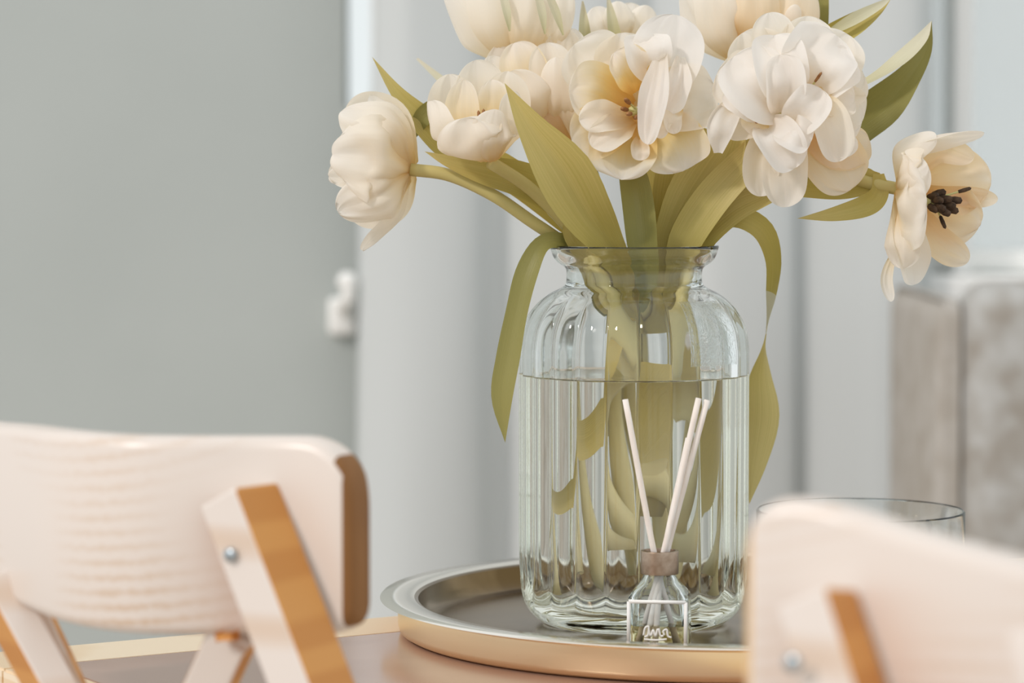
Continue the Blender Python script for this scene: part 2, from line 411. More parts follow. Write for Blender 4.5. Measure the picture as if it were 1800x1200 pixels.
# ------------------------------------------------------------------ table
TZ = .7375
E0 = Vector((-.0991, 2.001)); ed = Vector((.852, .524)).normalized(); en = Vector((-ed.y, ed.x))
def tp(d, n, z): v = E0 + ed * d + en * n; return Vector((v.x, v.y, z))
D0, D1, N0, N1 = -.285, .95, -.425, 0.0
BW = .062
tb = thing('dining_table', 'narrow brown table with pale wooden edging under the brass tray', 'table', tp((D0 + D1) / 2, (N0 + N1) / 2, 0))
def tslab(name, d0, d1, n0, n1, z0, z1, mat, bev=.003):
    bm = box_bm((0, 0, 0), (1, 1, 1))
    for v in bm.verts: v.co = tp(d0 + (d1 - d0) * v.co.x, n0 + (n1 - n0) * v.co.y, z0 + (z1 - z0) * v.co.z)
    if bev: bmesh.ops.bevel(bm, geom=bm.edges[:], offset=bev, segments=2, affect='EDGES')
    return bm_obj(name, bm, mat, tb)
tslab('tabletop', D0 + .03, D1 - BW, N0 + BW, N1 - BW, TZ - .022, TZ, M['table'], .0006)
tslab('border_board', D0, D1, N1 - BW, N1, TZ - .024, TZ, M['oak'], .0015)
tslab('border_board', D0, D1, N0, N0 + BW, TZ - .024, TZ, M['oak'], .0015)
tslab('border_board', D0, D0 + .03, N0 + BW, N1 - BW, TZ - .024, TZ, M['oak'], .0015)
tslab('border_board', D1 - BW, D1, N0 + BW, N1 - BW, TZ - .024, TZ, M['oak'], .0015)
for d in (D0 + .35, D1 - .06):
    for n in (N0 + .06, N1 - .06): tslab('leg', d - .02, d + .02, n - .02, n + .02, 0, TZ - .024, M['oak'], .003)

# ------------------------------------------------------------------ brass tray
TX, TY = .1374, 1.95
FZ = .7445                            # tray floor
prof = [(.0005, TZ + .0004), (.200, TZ + .0004), (.2080, TZ + .0008), (.2112, TZ + .0025), (.2122, TZ + .0060), (.2124, TZ + .0200), (.2215, TZ + .0223), (.2240, TZ + .0232), (.2228, TZ + .0243),
        (.212, TZ + .0238), (.2015, TZ + .0232), (.1990, TZ + .0222), (.1970, TZ + .0150), (.1925, FZ + .0018), (.186, FZ), (.0005, FZ)]
V, Fa = lathe(prof, 160, TX, TY)
nper = 160
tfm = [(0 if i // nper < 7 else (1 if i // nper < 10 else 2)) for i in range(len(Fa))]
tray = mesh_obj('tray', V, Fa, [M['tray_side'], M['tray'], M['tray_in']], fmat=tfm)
tray.data.set_sharp_from_angle(angle=math.radians(50))
tag(tray, 'round champagne brass tray with wide flat rim under the vase', 'tray')

# ------------------------------------------------------------------ glass vase with water
VX, VY = .0793, 1.937
PPM = F / VY
def vz(py): return CZ - (py - HZ) / PPM
WZ = vz(656)
NF = 22
def fl_out(r, z, a):
    kf = sm(vz(508), vz(560), z) * sm(FZ + .010, FZ + .045, z)
    return r * (1 - .040 * kf * (1 - abs(math.cos(NF * a / 2)) ** .8))
def fl_in(r, z, a):
    kf = sm(vz(508), vz(580), z) * sm(FZ + .020, FZ + .055, z)
    return r * (1 - .020 * kf * (1 - abs(math.cos(NF * a / 2))))
outer_pts = [(.050, FZ + .0003), (.0575, FZ + .0010), (.0640, FZ + .0045), (.0695, FZ + .0110), (.0725, FZ + .0185), (.0740, FZ + .030), (.0748, FZ + .055), (.0749, vz(800)), (.0749, vz(640)),
             (.0745, vz(605)), (.0728, vz(578)), (.0690, vz(553)), (.0620, vz(530)), (.0545, vz(515)), (.0485, vz(507)), (.0452, vz(501)), (.0442, vz(495)), (.0440, vz(482)), (.0444, vz(472)), (.0465, vz(466)),
             (.0500, vz(460)), (.0525, vz(451)), (.0540, vz(440)), (.0548, vz(433)), (.0546, vz(430.5))]
outer = [tuple(p) for p in spline(outer_pts, 96)]
inner_top = [(.0520, vz(430.5)), (.0508, vz(434)), (.0495, vz(445)), (.0462, vz(456)), (.0415, vz(466)), (.0400, vz(476)), (.0402, vz(492)), (.0430, vz(503)), (.0505, vz(516)), (.0585, vz(532)), (.0650, vz(555)), (.0690, vz(580)), (.0706, vz(607)), (.0709, vz(640)), (.0709, WZ)]
innert = [tuple(p) for p in spline(inner_top, 40)]
innerb_pts = [(.0709, WZ), (.0709, vz(800)), (.0708, FZ + .06), (.0700, FZ + .035), (.0675, FZ + .024), (.061, FZ + .0165), (.048, FZ + .0125), (.02, FZ + .0115), (.0004, FZ + .0115)]
innerb = [tuple(p) for p in spline(innerb_pts, 44)]
NS = NF * 14
vase = thing('glass_vase', 'ribbed clear glass vase of water holding the tulips on the tray', 'vase', (VX, VY, FZ))
outer = [(.0004, FZ + .0040), (.02, FZ + .0040), (.040, FZ + .0032), (.046, FZ + .0010)] + outer
Vo, Fo = lathe(outer, NS, VX, VY, fl_out)
Vi, Fi = lathe(innert, NS, VX, VY, fl_in)
off = len(Vo); lastr = len(outer) - 1
ring = [(lastr * NS + q, lastr * NS + (q + 1) % NS, off + (q + 1) % NS, off + q) for q in range(NS)]
mesh_obj('body', Vo + Vi, Fo + [tuple(i + off for i in f) for f in Fi] + ring, M['glass'], vase)
wb = [p for p in innerb]                      # water body: side from the surface down, then the surface itself
Vw, Fw = lathe(list(reversed(wb)), NS, VX, VY, fl_in)
nside = len(Fw)
men = [(r, z) for r, z in ((.0709, WZ), (.0700, WZ - .0009), (.068, WZ - .0012), (.0004, WZ - .0012))]
Vm, Fm = lathe(men, NS, VX, VY, fl_in)
o2 = len(Vw)
Fw = Fw + [tuple(i + o2 for i in f) for f in Fm]
mesh_obj('water', Vw + Vm, Fw, [M['water_side'], M['water_top']], vase, fmat=[0] * nside + [1] * len(Fm))

V, Fa = [], []
sel = [p for p in outer if vz(648) < p[1] < vz(522)]
na = 22
for off_ in (.0005, .0011):
    for r, z in sel:
        for q in range(na):
            a = math.radians(-64 + 31 * q / (na - 1)); rr = fl_out(r, z, a) + off_
            V.append((VX + rr * math.cos(a), VY + rr * math.sin(a), z))
ml = len(sel)
for L_ in range(2):
    for i in range(ml - 1):
        for q in range(na - 1):
            b = L_ * ml * na + i * na + q; f = (b, b + 1, b + na + 1, b + na)
            Fa.append(f if L_ else tuple(reversed(f)))
mesh_obj('clear_label', V, Fa, M['film'], vase)['label'] = 'crinkled clear label on the shoulder'

# ------------------------------------------------------------------ low glass cylinder behind right chair
gx, gy, gr = .2345, 2.0, .0700
gz1 = CZ - (897 - HZ) / F * gy
V, Fa = lathe([(.0005, FZ + .0003), (gr - .004, FZ), (gr - .001, FZ + .002), (gr, FZ + .006), (gr, gz1 - .001), (gr - .001, gz1), (gr - .0014, gz1 - .0004), (gr - .0016, gz1 - .002), (gr - .0016, FZ + .010), (gr - .006, FZ + .006), (.0005, FZ + .0055)], 96, gx, gy)
gc = mesh_obj('glass_cylinder', V, Fa, M['glass_thin']); gc.data.set_sharp_from_angle(angle=math.radians(20))
tag(gc, 'low plain clear glass cylinder standing behind the blurred chair', 'glass holder')

# ------------------------------------------------------------------ reed diffuser
DX, DY = (1161 - 900) / F * 1.836, 1.836
DP = F / 1.836
def dz(py): return CZ - (py - HZ) / DP
dif = thing('reed_diffuser', 'small square reed diffuser bottle with bronze collar before the vase', 'diffuser', (DX, DY, FZ))
rotd = math.radians(-7)
hw = .0188
cd, sd = math.cos(rotd), math.sin(rotd)
def sq(r, z, e, n=40):
    """rounded-square ring; e: 2 = circle, larger = squarer"""
    out = []
    for q in range(n):
        a = 2 * PI * q / n + PI / 4
        c, s = math.cos(a), math.sin(a)
        rr = r / ((abs(c) ** e + abs(s) ** e) ** (1 / e))
        x, y = rr * c, rr * s
        out.append((DX + x * cd - y * sd, DY + x * sd + y * cd, z))
    return out
def loft(rings, cap0=True, cap1=True):
    n = len(rings[0]); V = [v for r in rings for v in r]; Fa = []
    for i in range(len(rings) - 1):
        for q in range(n):
            q2 = (q + 1) % n; Fa.append((i * n + q, i * n + q2, (i + 1) * n + q2, (i + 1) * n + q))
    if cap0: Fa.append(tuple(reversed(range(n))))
    if cap1: Fa.append(tuple((len(rings) - 1) * n + q for q in range(n)))
    return V, Fa
zt = dz(1048)
oil_z = dz(1098)
R = [sq(hw * .96, FZ, 14), sq(hw, FZ + .001, 14), sq(hw, zt - .002, 14), sq(hw * .97, zt, 12), sq(hw * .80, zt + .0045, 7), sq(hw * .62, zt + .0085, 3.5), sq(.0098, dz(1012), 2), sq(.0098, dz(990), 2),
     sq(.0075, dz(990), 2), sq(.0075, dz(1013), 2), sq(hw * .52, zt + .0070, 3), sq(hw * .72, zt + .0030, 6), sq(hw * .86, zt - .002, 10), sq(hw * .86, oil_z, 10)]
V, Fa = loft(R, True, False); bt = mesh_obj('bottle', V, Fa, M['glass_thin'], dif); bt.data.set_sharp_from_angle(angle=math.radians(45))
R = [sq(hw * .80, FZ + .0035, 10), sq(hw * .86, FZ + .0045, 10), sq(hw * .86, oil_z, 10)]
V, Fa = loft(R, True, True); n_f = len(Fa)
liq = mesh_obj('oil', V, Fa, [M['oil_side'], M['oil_top']], dif, smooth=False, fmat=[0] * (n_f - 1) + [1])
V, Fa = lathe([(.0103, dz(1011)), (.0117, dz(1010.5)), (.0118, dz(1008)), (.0118, dz(972)), (.0116, dz(970)), (.0100, dz(969.5)), (.0098, dz(971)), (.0098, dz(988)), (.0044, dz(989)), (.0044, dz(991)), (.0100, dz(992)), (.0103, dz(1011))], 48, DX, DY)
cl = mesh_obj('collar', V, Fa, M['bronze'], dif); cl['label'] = 'bronze metal collar'; cl.data.set_sharp_from_angle(angle=math.radians(40))
# white printed square outline and lettering on the front face
def dface(u, z, e=.0004):
    x, y = u, -(hw + e); return Vector((DX + x * cd - y * sd, DY + x * sd + y * cd, z))
def strip_print(name, pts, wdt):
    V, Fa = tube([dface(u, z) for u, z in pts], wdt, max(4, 8 * (len(pts) - 1)), 6); return mesh_obj(name, V, Fa, M['print'], dif)
u0, u1, zb, zp = -hw * .93, hw * .93, FZ + .0025, zt - .002
V, Fa = [], []
for a, b in (((u0, zb), (u1, zb)), ((u1, zb), (u1, zp)), ((u1, zp), (u0, zp)), ((u0, zp), (u0, zb))):
    v, f = tube([dface(*a), dface(*b)], .0013, 3, 6); Fa += [tuple(i + len(V) for i in q) for q in f]; V += v
mesh_obj('printed_border', V, Fa, M['print'], dif)
V, Fa = [], []
def px_u(px): return (px - 1161) / DP
for st in ([(1137, 1113), (1140, 1100), (1146, 1098), (1145, 1112), (1139, 1116)], [(1146, 1102), (1150, 1114), (1154, 1103), (1158, 1114), (1162, 1101)],
           [(1164, 1100), (1167, 1113), (1172, 1113)], [(1174, 1112), (1172, 1105), (1178, 1102), (1180, 1113), (1186, 1116)], [(1138, 1120), (1160, 1121), (1178, 1119)]):
    v, f = tube([dface(px_u(a), dz(b)) for a, b in st], .0007, 5 * len(st), 5); Fa += [tuple(i + len(V) for i in q) for q in f]; V += v
mesh_obj('lettering', V, Fa, M['print'], dif)
nb = dz(991)
for (tx, ty, ty2, nx, ny, bx_, by_) in ((1099, 702, 1.826, -.0022, -.0010, .0115, .008), (1228, 700, 1.822, .0008, -.0026, -.0120, .006), (1243, 703, 1.824, .0028, -.0004, -.0085, -.009),
                                      (1210, 770, 1.838, .0020, .0022, -.0030, -.0105)):  # four reeds
    tip = P(tx, ty, ty2); base = Vector((DX + bx_, DY + by_, FZ + .005)); mid = Vector((DX + nx, DY + ny, nb))
    V, Fa = tube([base, mid, tip], .0020, 16, 10, .0019); mesh_obj('reed', V, Fa, M['reed'], dif)

# ------------------------------------------------------------------ tulips
def strip(name, pts, mat, parent, widths=None, wmax=None, shape='petal', N0=(0, -1, .15), roll=None, cup=.5, ruffle=0.0, seed=0, nu=17, nv=28, fold=0.0, lump=0.0, frill=0.0, crease=0.0):
    """A petal or leaf: spine through pts (px, py, Y); widths in px at the same points or a petal profile of wmax px.
    N0 is where the inner side looks; cup bends the edges that way; fold makes a crease along the middle."""
    W3 = [P(x, y, Y) for x, y, Y in pts]
    tq = np.linspace(0, 1, nv)
    if shape == 'petal' and widths is None: tq = 1 - (1 - tq) ** 1.7
    td = np.linspace(0, 1, 240)
    def samp(p): D = spline(p, 240); return np.stack([np.interp(tq, td, D[:, q]) for q in range(D.shape[1])], 1)
    S = samp(W3)
    Ym = sum(p[2] for p in pts) / len(pts); ppm = F / Ym
    if widths is not None: WD = samp([(q,) for q in widths])[:, 0] / ppm
    else:
        t = tq
        if shape == 'petal':
            a = np.where(t < .55, .34 + .66 * np.sin(PI / 2 * np.clip(t / .55, 0, 1)), np.power(np.clip(1 - np.clip((t - .55) / .45, 0, 1) ** 2.5, 0, 1), .5))
        else:
            a = np.where(t < .5, .3 + .7 * np.sin(PI / 2 * np.clip(t / .5, 0, 1)), 1 - np.clip((t - .5) / .5, 0, 1) ** 1.6)
        WD = a * wmax / ppm
    RL = samp([(q,) for q in roll])[:, 0] if roll is not None else np.zeros(nv)
    V, U = [], []
    n0 = Vector(N0).normalized(); rnd = random.Random(seed)
    ph = [rnd.uniform(0, 6.28) for _ in range(4)]
    prevn = None
    for j in range(nv):
        T = Vector(S[min(j + 1, nv - 1)] - S[max(j - 1, 0)]).normalized()
        if j >= nv - 3: T = Vector(S[nv - 3] - S[nv - 5]).normalized()
        nn = n0 - T * n0.dot(T)
        if nn.length < .25 and prevn is not None: nn = prevn - T * prevn.dot(T)
        nn.normalize()
        if prevn is not None and shape == 'leafp': nn = (nn * .5 + (prevn - T * prevn.dot(T)).normalized() * .5).normalized()
        prevn = nn
        side = T.cross(nn).normalized()
        if RL[j]:
            q = Matrix.Rotation(math.radians(RL[j]), 3, T); nn2 = q @ nn; side = q @ side
        else: nn2 = nn
        hwid = max(WD[j], 0) / 2; v = float(tq[j])
        for i in range(nu):
            u = -1 + 2 * i / (nu - 1)
            if cup > 1e-3 or cup < -1e-3:
                ang = u * cup * 1.3
                y = hwid * math.sin(ang) / (cup * 1.3); hgt = hwid * (1 - math.cos(ang)) / (cup * 1.3)
            else: y, hgt = hwid * u, 0
            hgt += fold * hwid * abs(u)
            if ruffle:
                e = (abs(u) ** 2) * min(1, v * 1.6) + .6 * max(0, v - .7) / .3 * abs(math.sin(3 * u + ph[3]))
                hgt += ruffle * hwid * e * (math.sin(9 * v * (1 if u > 0 else 1.2) + ph[0 if u > 0 else 1]) * .6 + .4 * math.sin(5.5 * u + ph[2]))
            if lump:
                hgt += lump * hwid * (noise.noise(Vector((u * 1.6 + seed * 7.1, v * 2.6, seed * 1.3))) + crease * noise.noise(Vector((u * 5.5 + seed * 3.3, v * 2.2, seed * 2.7))))
            p = Vector(S[j]) + side * y + nn2 * hgt
            if frill and v > .4:
                fr = frill * (v - .4) / .6
                p += T * (hwid * fr * (math.sin(6 * u + ph[1]) * .5 + noise.noise(Vector((u * 4.0 + seed, seed * .7, 0))) + .35 * noise.noise(Vector((u * 11.0 + seed, seed * .3, 2)))))
            V.append(p); U.append(((u + 1) / 2, v))
    Fa = []
    for j in range(nv - 1):
        for i in range(nu - 1):
            a = j * nu + i; Fa.append((a, a + 1, a + nu + 1, a + nu))
    return mesh_obj(name, V, Fa, mat, parent, uvs=U)

seedc = [0]
def petals(root, Y0, specs):
    """spec: ((x,y,mm), (x,y,mm), (x,y,mm), width px, dict)"""
    for s in specs:
        pts = [(x, y, Y0 + d / 1000) for x, y, d in s[:3]]
        kw = dict(s[4]) if len(s) > 4 else {}
        seedc[0] += 1
        m = kw.pop('m', 'petal'); nm = kw.pop('nm', 'petal')
        kw.setdefault('cup', .55); kw.setdefault('ruffle', .10); kw.setdefault('lump', .22); kw.setdefault('frill', .10); kw.setdefault('crease', .38)
        strip(nm, pts, M[m], root, wmax=s[3], seed=seedc[0], **kw)

AW = (0, 1, .25)            # a petal that shows its outside to us
def tulip(label, stem_pts, Y0, specs, r=.0042):
    """stem_pts: from the flower's base down to the vase; the stem goes on to the vase floor."""
    b = P(*stem_pts[0])
    root = thing('tulip', label, 'tulip', b)
    pts = [P(*p) if not isinstance(p, Vector) else p for p in stem_pts]
    V, Fa = tube(pts, r, 40, 10); U = [(0.5, 1 - (i // 10) / 40) for i in range(len(V))]
    mesh_obj('stem', V, Fa, M['stem'], root, uvs=U)
    petals(root, Y0, specs)
    return root

def vin(px, py, dy):      # a point inside the vase
    return (px, py, VY + dy)
A1 = tulip('nodding white tulip furthest left, its bell turned toward the wall',
    [(722, 298, 1.928), (790, 308, 1.925), (865, 342, 1.922), (930, 386, 1.922), (1000, 436, 1.93), vin(1050, 500, -.01), vin(1100, 640, -.01), vin(1150, 900, -.005)], 1.93, [
    ((722, 297, 4), (672, 222, 22), (600, 215, 22), 120, dict(N0=(0, -1, 0))),
    ((722, 297, 4), (672, 340, 22), (605, 340, 22), 130, dict(N0=(0, -1, 0))),
    ((722, 295, 0), (706, 212, 2), (650, 168, -2), 115, dict(N0=(-.6, .3, -.6))),
    ((724, 300, 0), (700, 385, 0), (638, 440, 4), 66, dict(N0=(-.6, .3, .6), frill=.5)),
    ((722, 296, 0), (680, 225, -22), (596, 200, -14), 105, dict(N0=(-.1, 1, -.3), lump=.35)),
    ((722, 300, 0), (664, 280, -32), (584, 272, -20), 165, dict(N0=(-.1, 1, 0), frill=.25, lump=.35, cup=.45)),
    ((722, 304, 0), (676, 345, -26), (594, 372, -14), 105, dict(N0=(-.1, 1, .3), frill=.5, ruffle=.2, lump=.35)),
    ((700, 300, 5), (640, 300, 0), (578, 310, -4), 70, dict(N0=(0, -1, 0), frill=.6, ruffle=.4)),
    ])
A2 = tulip('cupped white tulip left of centre behind the tall front leaf',
    [(862, 285, 1.90), (930, 330, 1.915), (1000, 400, 1.925), (1035, 450, 1.93), vin(1075, 520, -.02), vin(1120, 680, -.02), vin(1190, 980, -.01)], 1.895, [
    ((858, 278, 10), (800, 215, 22), (790, 130, 18), 95, {}),
    ((858, 278, 10), (850, 195, 26), (838, 105, 20), 110, {}),
    ((862, 278, 10), (885, 200, 22), (893, 125, 16), 100, {}),
    ((855, 270, 6), (815, 220, 8), (815, 140, 6), 70, dict(m='petal_inner')),
    ((860, 270, 6), (870, 200, 8), (865, 140, 6), 70, dict(m='petal_inner')),
    ((845, 262, 2), (775, 240, -10), (752, 178, -6), 95, dict(N0=(.7, .5, .3), cup=.6)),
    ((872, 280, 2), (905, 235, -12), (905, 160, -10), 85, dict(N0=(-.7, .6, .3), cup=.6)),
    ((862, 284, 0), (828, 262, -24), (812, 208, -26), 150, dict(N0=(0, .8, .6), cup=.75, ruffle=.14)),
    ((868, 284, 0), (868, 250, -24), (872, 192, -22), 95, dict(N0=(-.2, .9, .5), cup=.6, ruffle=.14)),
    ])
A3 = tulip('cream tulip above and behind the cupped left tulip',
    [(955, 235, 1.955), (990, 330, 1.95), (1040, 430, 1.945), vin(1090, 520, .01), vin(1110, 700, .01), vin(1080, 1000, .02)], 1.955, [
    ((950, 228, 4), (905, 150, 12), (880, 75, 10), 100, {}),
    ((955, 228, 4), (940, 140, 16), (930, 50, 12), 110, {}),
    ((960, 228, 4), (985, 140, 14), (992, 48, 10), 90, {}),
    ((945, 228, 0), (888, 165, -12), (862, 98, -8), 90, dict(N0=(.4, -.6, .5))),
    ((958, 228, 0), (930, 150, -10), (905, 75, -8), 95, dict(m='petal_inner')),
    ((965, 232, 0), (972, 150, -12), (960, 75, -10), 90, {}),
    ((950, 235, 0), (928, 190, -24), (898, 125, -26), 105, dict(N0=AW)),
    ((968, 235, 0), (985, 180, -22), (978, 100, -20), 85, dict(N0=AW)),
    ])
A4 = tulip('tall white tulip at the upper left, petals pointing up out of frame',
    [(900, 108, 1.975), (960, 260, 1.97), (1050, 420, 1.955), vin(1085, 500, .02), vin(1090, 700, .02), vin(1040, 1040, .03)], 1.975, [
    ((900, 105, 5), (870, 20, 16), (850, -70, 14), 110, {}),
    ((905, 105, 5), (950, 20, 14), (985, -60, 10), 110, {}),
    ((890, 108, 0), (838, 58, -8), (783, -35, 0), 105, dict(N0=(.5, .8, .2), frill=.02, lump=.1)),
    ((900, 108, 0), (872, 40, -22), (848, -60, -20), 100, dict(N0=AW, frill=.02, lump=.1)),
    ((910, 108, 0), (925, 40, -24), (920, -60, -22), 90, dict(N0=AW, frill=.02)),
    ((918, 108, 0), (970, 45, -16), (985, -40, -14), 75, dict(N0=AW, frill=.02)),
    ])
for a, b in (((896, 55, 1.948), (882, -14, 1.950)), ((958, 60, 1.948), (944, -14, 1.948)), ((990, 62, 1.952), (962, -14, 1.95))):
    strip('sepal', [a, ((a[0] + b[0]) / 2 + 2, (a[1] + b[1]) / 2, a[2]), b], M['leaf_pale'], A4, widths=[3, 15, 12], cup=.4, nv=10, nu=7, fold=.3)
A5 = tulip('wide open cream tulip facing front above the middle of the vase',
    [(1120, 200, 1.932), (1125, 300, 1.945), (1130, 430, 1.94), vin(1135, 520, 0), vin(1140, 700, 0), vin(1130, 1030, .01)], 1.905, [
    ((1112, 190, 24), (1050, 120, 16), (1010, 78, 14), 135, {}),
    ((1118, 188, 24), (1100, 115, 12), (1092, 58, 10), 120, {}),
    ((1124, 188, 24), (1168, 105, 2), (1188, 26, 2), 138, dict(ruffle=.12, m='petal_white')),
    ((1128, 192, 24), (1205, 175, 2), (1260, 165, 2), 130, {}),
    ((1125, 200, 22), (1180, 255, -2), (1202, 300, -4), 130, dict(m='petal_inner')),
    ((1118, 202, 22), (1095, 268, -4), (1092, 316, -14), 130, dict(m='petal_inner', ruffle=.16)),
    ((1110, 198, 22), (1045, 235, 0), (1005, 248, -6), 105, dict(m='petal_inner')),
    ((1110, 194, 22), (1048, 165, 0), (1000, 158, -4), 115, dict(m='petal_inner')),
    ((1120, 160, 16), (1108, 120, -4), (1080, 92, -6), 80, dict(m='petal_inner')),
    ((1150, 140, 6), (1140, 95, -8), (1135, 62, -2), 90, dict(m='petal_white')),
    ((1165, 90, -4), (1154, 170, -20), (1138, 254, -20), 58, dict(ruffle=.3, N0=(-.4, -1, 0), m='petal_white', lump=.4)),
    ((1195, 100, -2), (1190, 150, -14), (1176, 200, -14), 50, dict(ruffle=.3, N0=(.3, -1, 0), m='petal_white', lump=.4)),
    ((1112, 208, 14), (1060, 205, -12), (1018, 212, -14), 62, dict(ruffle=.2)),
    ((1112, 212, 14), (1075, 232, -12), (1040, 258, -16), 66, dict(ruffle=.2)),
    ((1180, 200, 0), (1165, 215, -16), (1158, 243, -16), 34, dict(ruffle=.2)),
    ((1195, 190, 0), (1182, 205, -16), (1187, 235, -16), 36, dict(ruffle=.2)),
    ((1125, 240, 8), (1125, 262, -10), (1128, 282, -12), 36, dict(ruffle=.2)),
    ])
A6 = tulip('large full double white tulip right of centre, petals spilling forward',
    [(1392, 190, 1.915), (1340, 280, 1.925), (1260, 380, 1.935), (1215, 440, 1.94), vin(1190, 520, .0), vin(1160, 700, .01), vin(1070, 1000, .0)], 1.89, [
    ((1388, 180, 22), (1340, 115, 14), (1305, 58, 12), 120, {}),
    ((1392, 178, 22), (1365, 95, 12), (1352, 22, 10), 90, {}),
    ((1395, 178, 22), (1415, 95, 14), (1420, 28, 12), 110, {}),
    ((1398, 180, 22), (1455, 115, 8), (1490, 60, 8), 120, {}),
    ((1400, 184, 22), (1470, 150, 8), (1518, 130, 10), 110, {}),
    ((1400, 190, 22), (1470, 200, 8), (1515, 215, 8), 110, {}),
    ((1398, 196, 22), (1455, 270, 10), (1497, 332, 14), 120, dict(m='petal_peach')),
    ((1400, 196, 24), (1470, 260, 16), (1528, 245, 18), 90, dict(m='petal_peach')),
    ((1386, 200, 18), (1378, 290, -4), (1382, 364, -4), 88, dict(m='petal', ruffle=.18)),
    ((1380, 198, 18), (1340, 275, 0), (1338, 345, 0), 72, dict(ruffle=.25)),
    ((1382, 190, 20), (1315, 200, 4), (1268, 215, 8), 100, {}),
    ((1382, 186, 20), (1310, 150, 4), (1260, 130, 8), 115, {}),
    ((1380, 195, -2), (1335, 150, -24), (1292, 98, -16), 135, dict(m='petal_white')),
    ((1385, 180, -2), (1372, 120, -26), (1360, 62, -16), 110, dict(m='petal_white', cup=.7)),
    ((1405, 160, -2), (1438, 105, -22), (1470, 62, -12), 140, dict(m='petal_white', ruffle=.25)),
    ((1425, 165, -2), (1462, 130, -16), (1500, 108, -8), 90, dict(m='petal_white', ruffle=.2)),
    ((1412, 160, 2), (1440, 145, -12), (1468, 135, -14), 60, dict(m='petal_inner')),
    ((1420, 175, 0), (1462, 172, -16), (1502, 175, -10), 75, {}),
    ((1425, 170, -8), (1460, 215, -24), (1474, 284, -18), 78, dict(cup=.7)),
    ((1388, 225, -12), (1416, 195, -30), (1446, 158, -26), 84, dict(m='petal_white', cup=.7)),
    ((1378, 230, -10), (1395, 235, -30), (1425, 250, -28), 70, dict(m='petal_white')),
    ((1340, 215, -4), (1368, 245, -26), (1396, 296, -24), 92, dict(m='petal_white', cup=.7)),
    ((1352, 200, 0), (1335, 215, -10), (1322, 238, -10), 66, dict(m='petal_inner')),
    ((1372, 205, -6), (1380, 150, -28), (1372, 96, -26), 84, dict(m='petal_white', cup=.8)),
    ((1350, 205, -2), (1315, 170, -18), (1282, 150, -12), 90, dict(m='petal_white')),
    ((1440, 235, 0), (1475, 258, -14), (1506, 244, -16), 46, dict(m='petal_white')),
    ])
A7 = tulip('cream tulip behind the full white one at the top right, cut off by the frame',
    [(1310, 108, 1.985), (1270, 260, 1.97), (1190, 420, 1.955), vin(1170, 500, .02), vin(1170, 700, .025), vin(1200, 1040, .03)], 1.985, [
    ((1308, 106, 4), (1290, 20, 14), (1270, -70, 10), 120, {}),
    ((1312, 106, 4), (1370, 20, 14), (1400, -60, 10), 120, {}),
    ((1300, 106, 0), (1245, 60, -8), (1200, -30, 0), 105, dict(N0=(.5, .8, .2))),
    ((1306, 108, 0), (1275, 50, -22), (1250, -50, -20), 100, dict(N0=AW)),
    ((1312, 108, 0), (1325, 45, -24), (1325, -50, -22), 105, dict(N0=AW, m='petal_peach')),
    ((1320, 108, 0), (1385, 55, -16), (1420, -30, -10), 100, dict(N0=AW, m='petal_peach')),
    ((1330, 108, 0), (1400, 80, -10), (1440, 40, -6), 62, dict(N0=AW, m='petal_peach')),
    ((1385, 70, -10), (1392, 40, -18), (1400, 8, -18), 34, dict(N0=AW, ruffle=0, lump=0, frill=0)),
    ])
A8 = tulip('open tulip furthest right with dark stamens, hanging toward the window',
    [(1580, 332, 1.915), (1530, 322, 1.92), (1440, 300, 1.93), (1350, 325, 1.935), (1270, 380, 1.935), (1222, 440, 1.935), vin(1200, 520, -.01), vin(1190, 700, -.015), vin(1100, 960, -.01)], 1.91, [
    ((1588, 335, 8), (1675, 320, 26), (1742, 320, 22), 130, dict(m='petal_peach', N0=(-.3, -1, 0), frill=.2)),
    ((1588, 338, 8), (1670, 375, 24), (1725, 390, 20), 120, dict(m='petal_peach', N0=(-.3, -1, 0), frill=.25)),
    ((1590, 338, 8), (1690, 345, 22), (1754, 350, 20), 40, dict(m='petal_peach', N0=(-.3, -1, 0), frill=.2)),
    ((1590, 345, 5), (1650, 425, 14), (1702, 460, 10), 62, dict(m='petal_peach', N0=(-.3, -1, .3))),
    ((1590, 320, 5), (1650, 262, 10), (1712, 278, 12), 55, dict(m='petal_peach', N0=(0, -1, -.5))),
    ((1582, 325, 0), (1620, 252, -4), (1730, 234, -4), 62, dict(N0=(.2, -.5, -.8), frill=.15)),
    ((1580, 325, 0), (1588, 270, -14), (1645, 235, -14), 60, dict(N0=(.5, .8, -.3))),
    ((1580, 340, 0), (1595, 430, -12), (1608, 500, -8), 80, dict(N0=(.4, -.9, .3))),
    ((1578, 345, 0), (1582, 420, -22), (1585, 472, -18), 75, dict(N0=(.5, .9, .1))),
    ((1574, 338, 0), (1588, 350, -30), (1628, 345, -34), 190, dict(N0=(.4, .9, 0), cup=.45, ruffle=.12)),
    ((1575, 330, 0), (1590, 310, -26), (1630, 288, -28), 100, dict(N0=(.4, .9, -.2))),
    ((1572, 440, -8), (1558, 490, -10), (1567, 530, -10), 24, dict(frill=.02)),
    ])
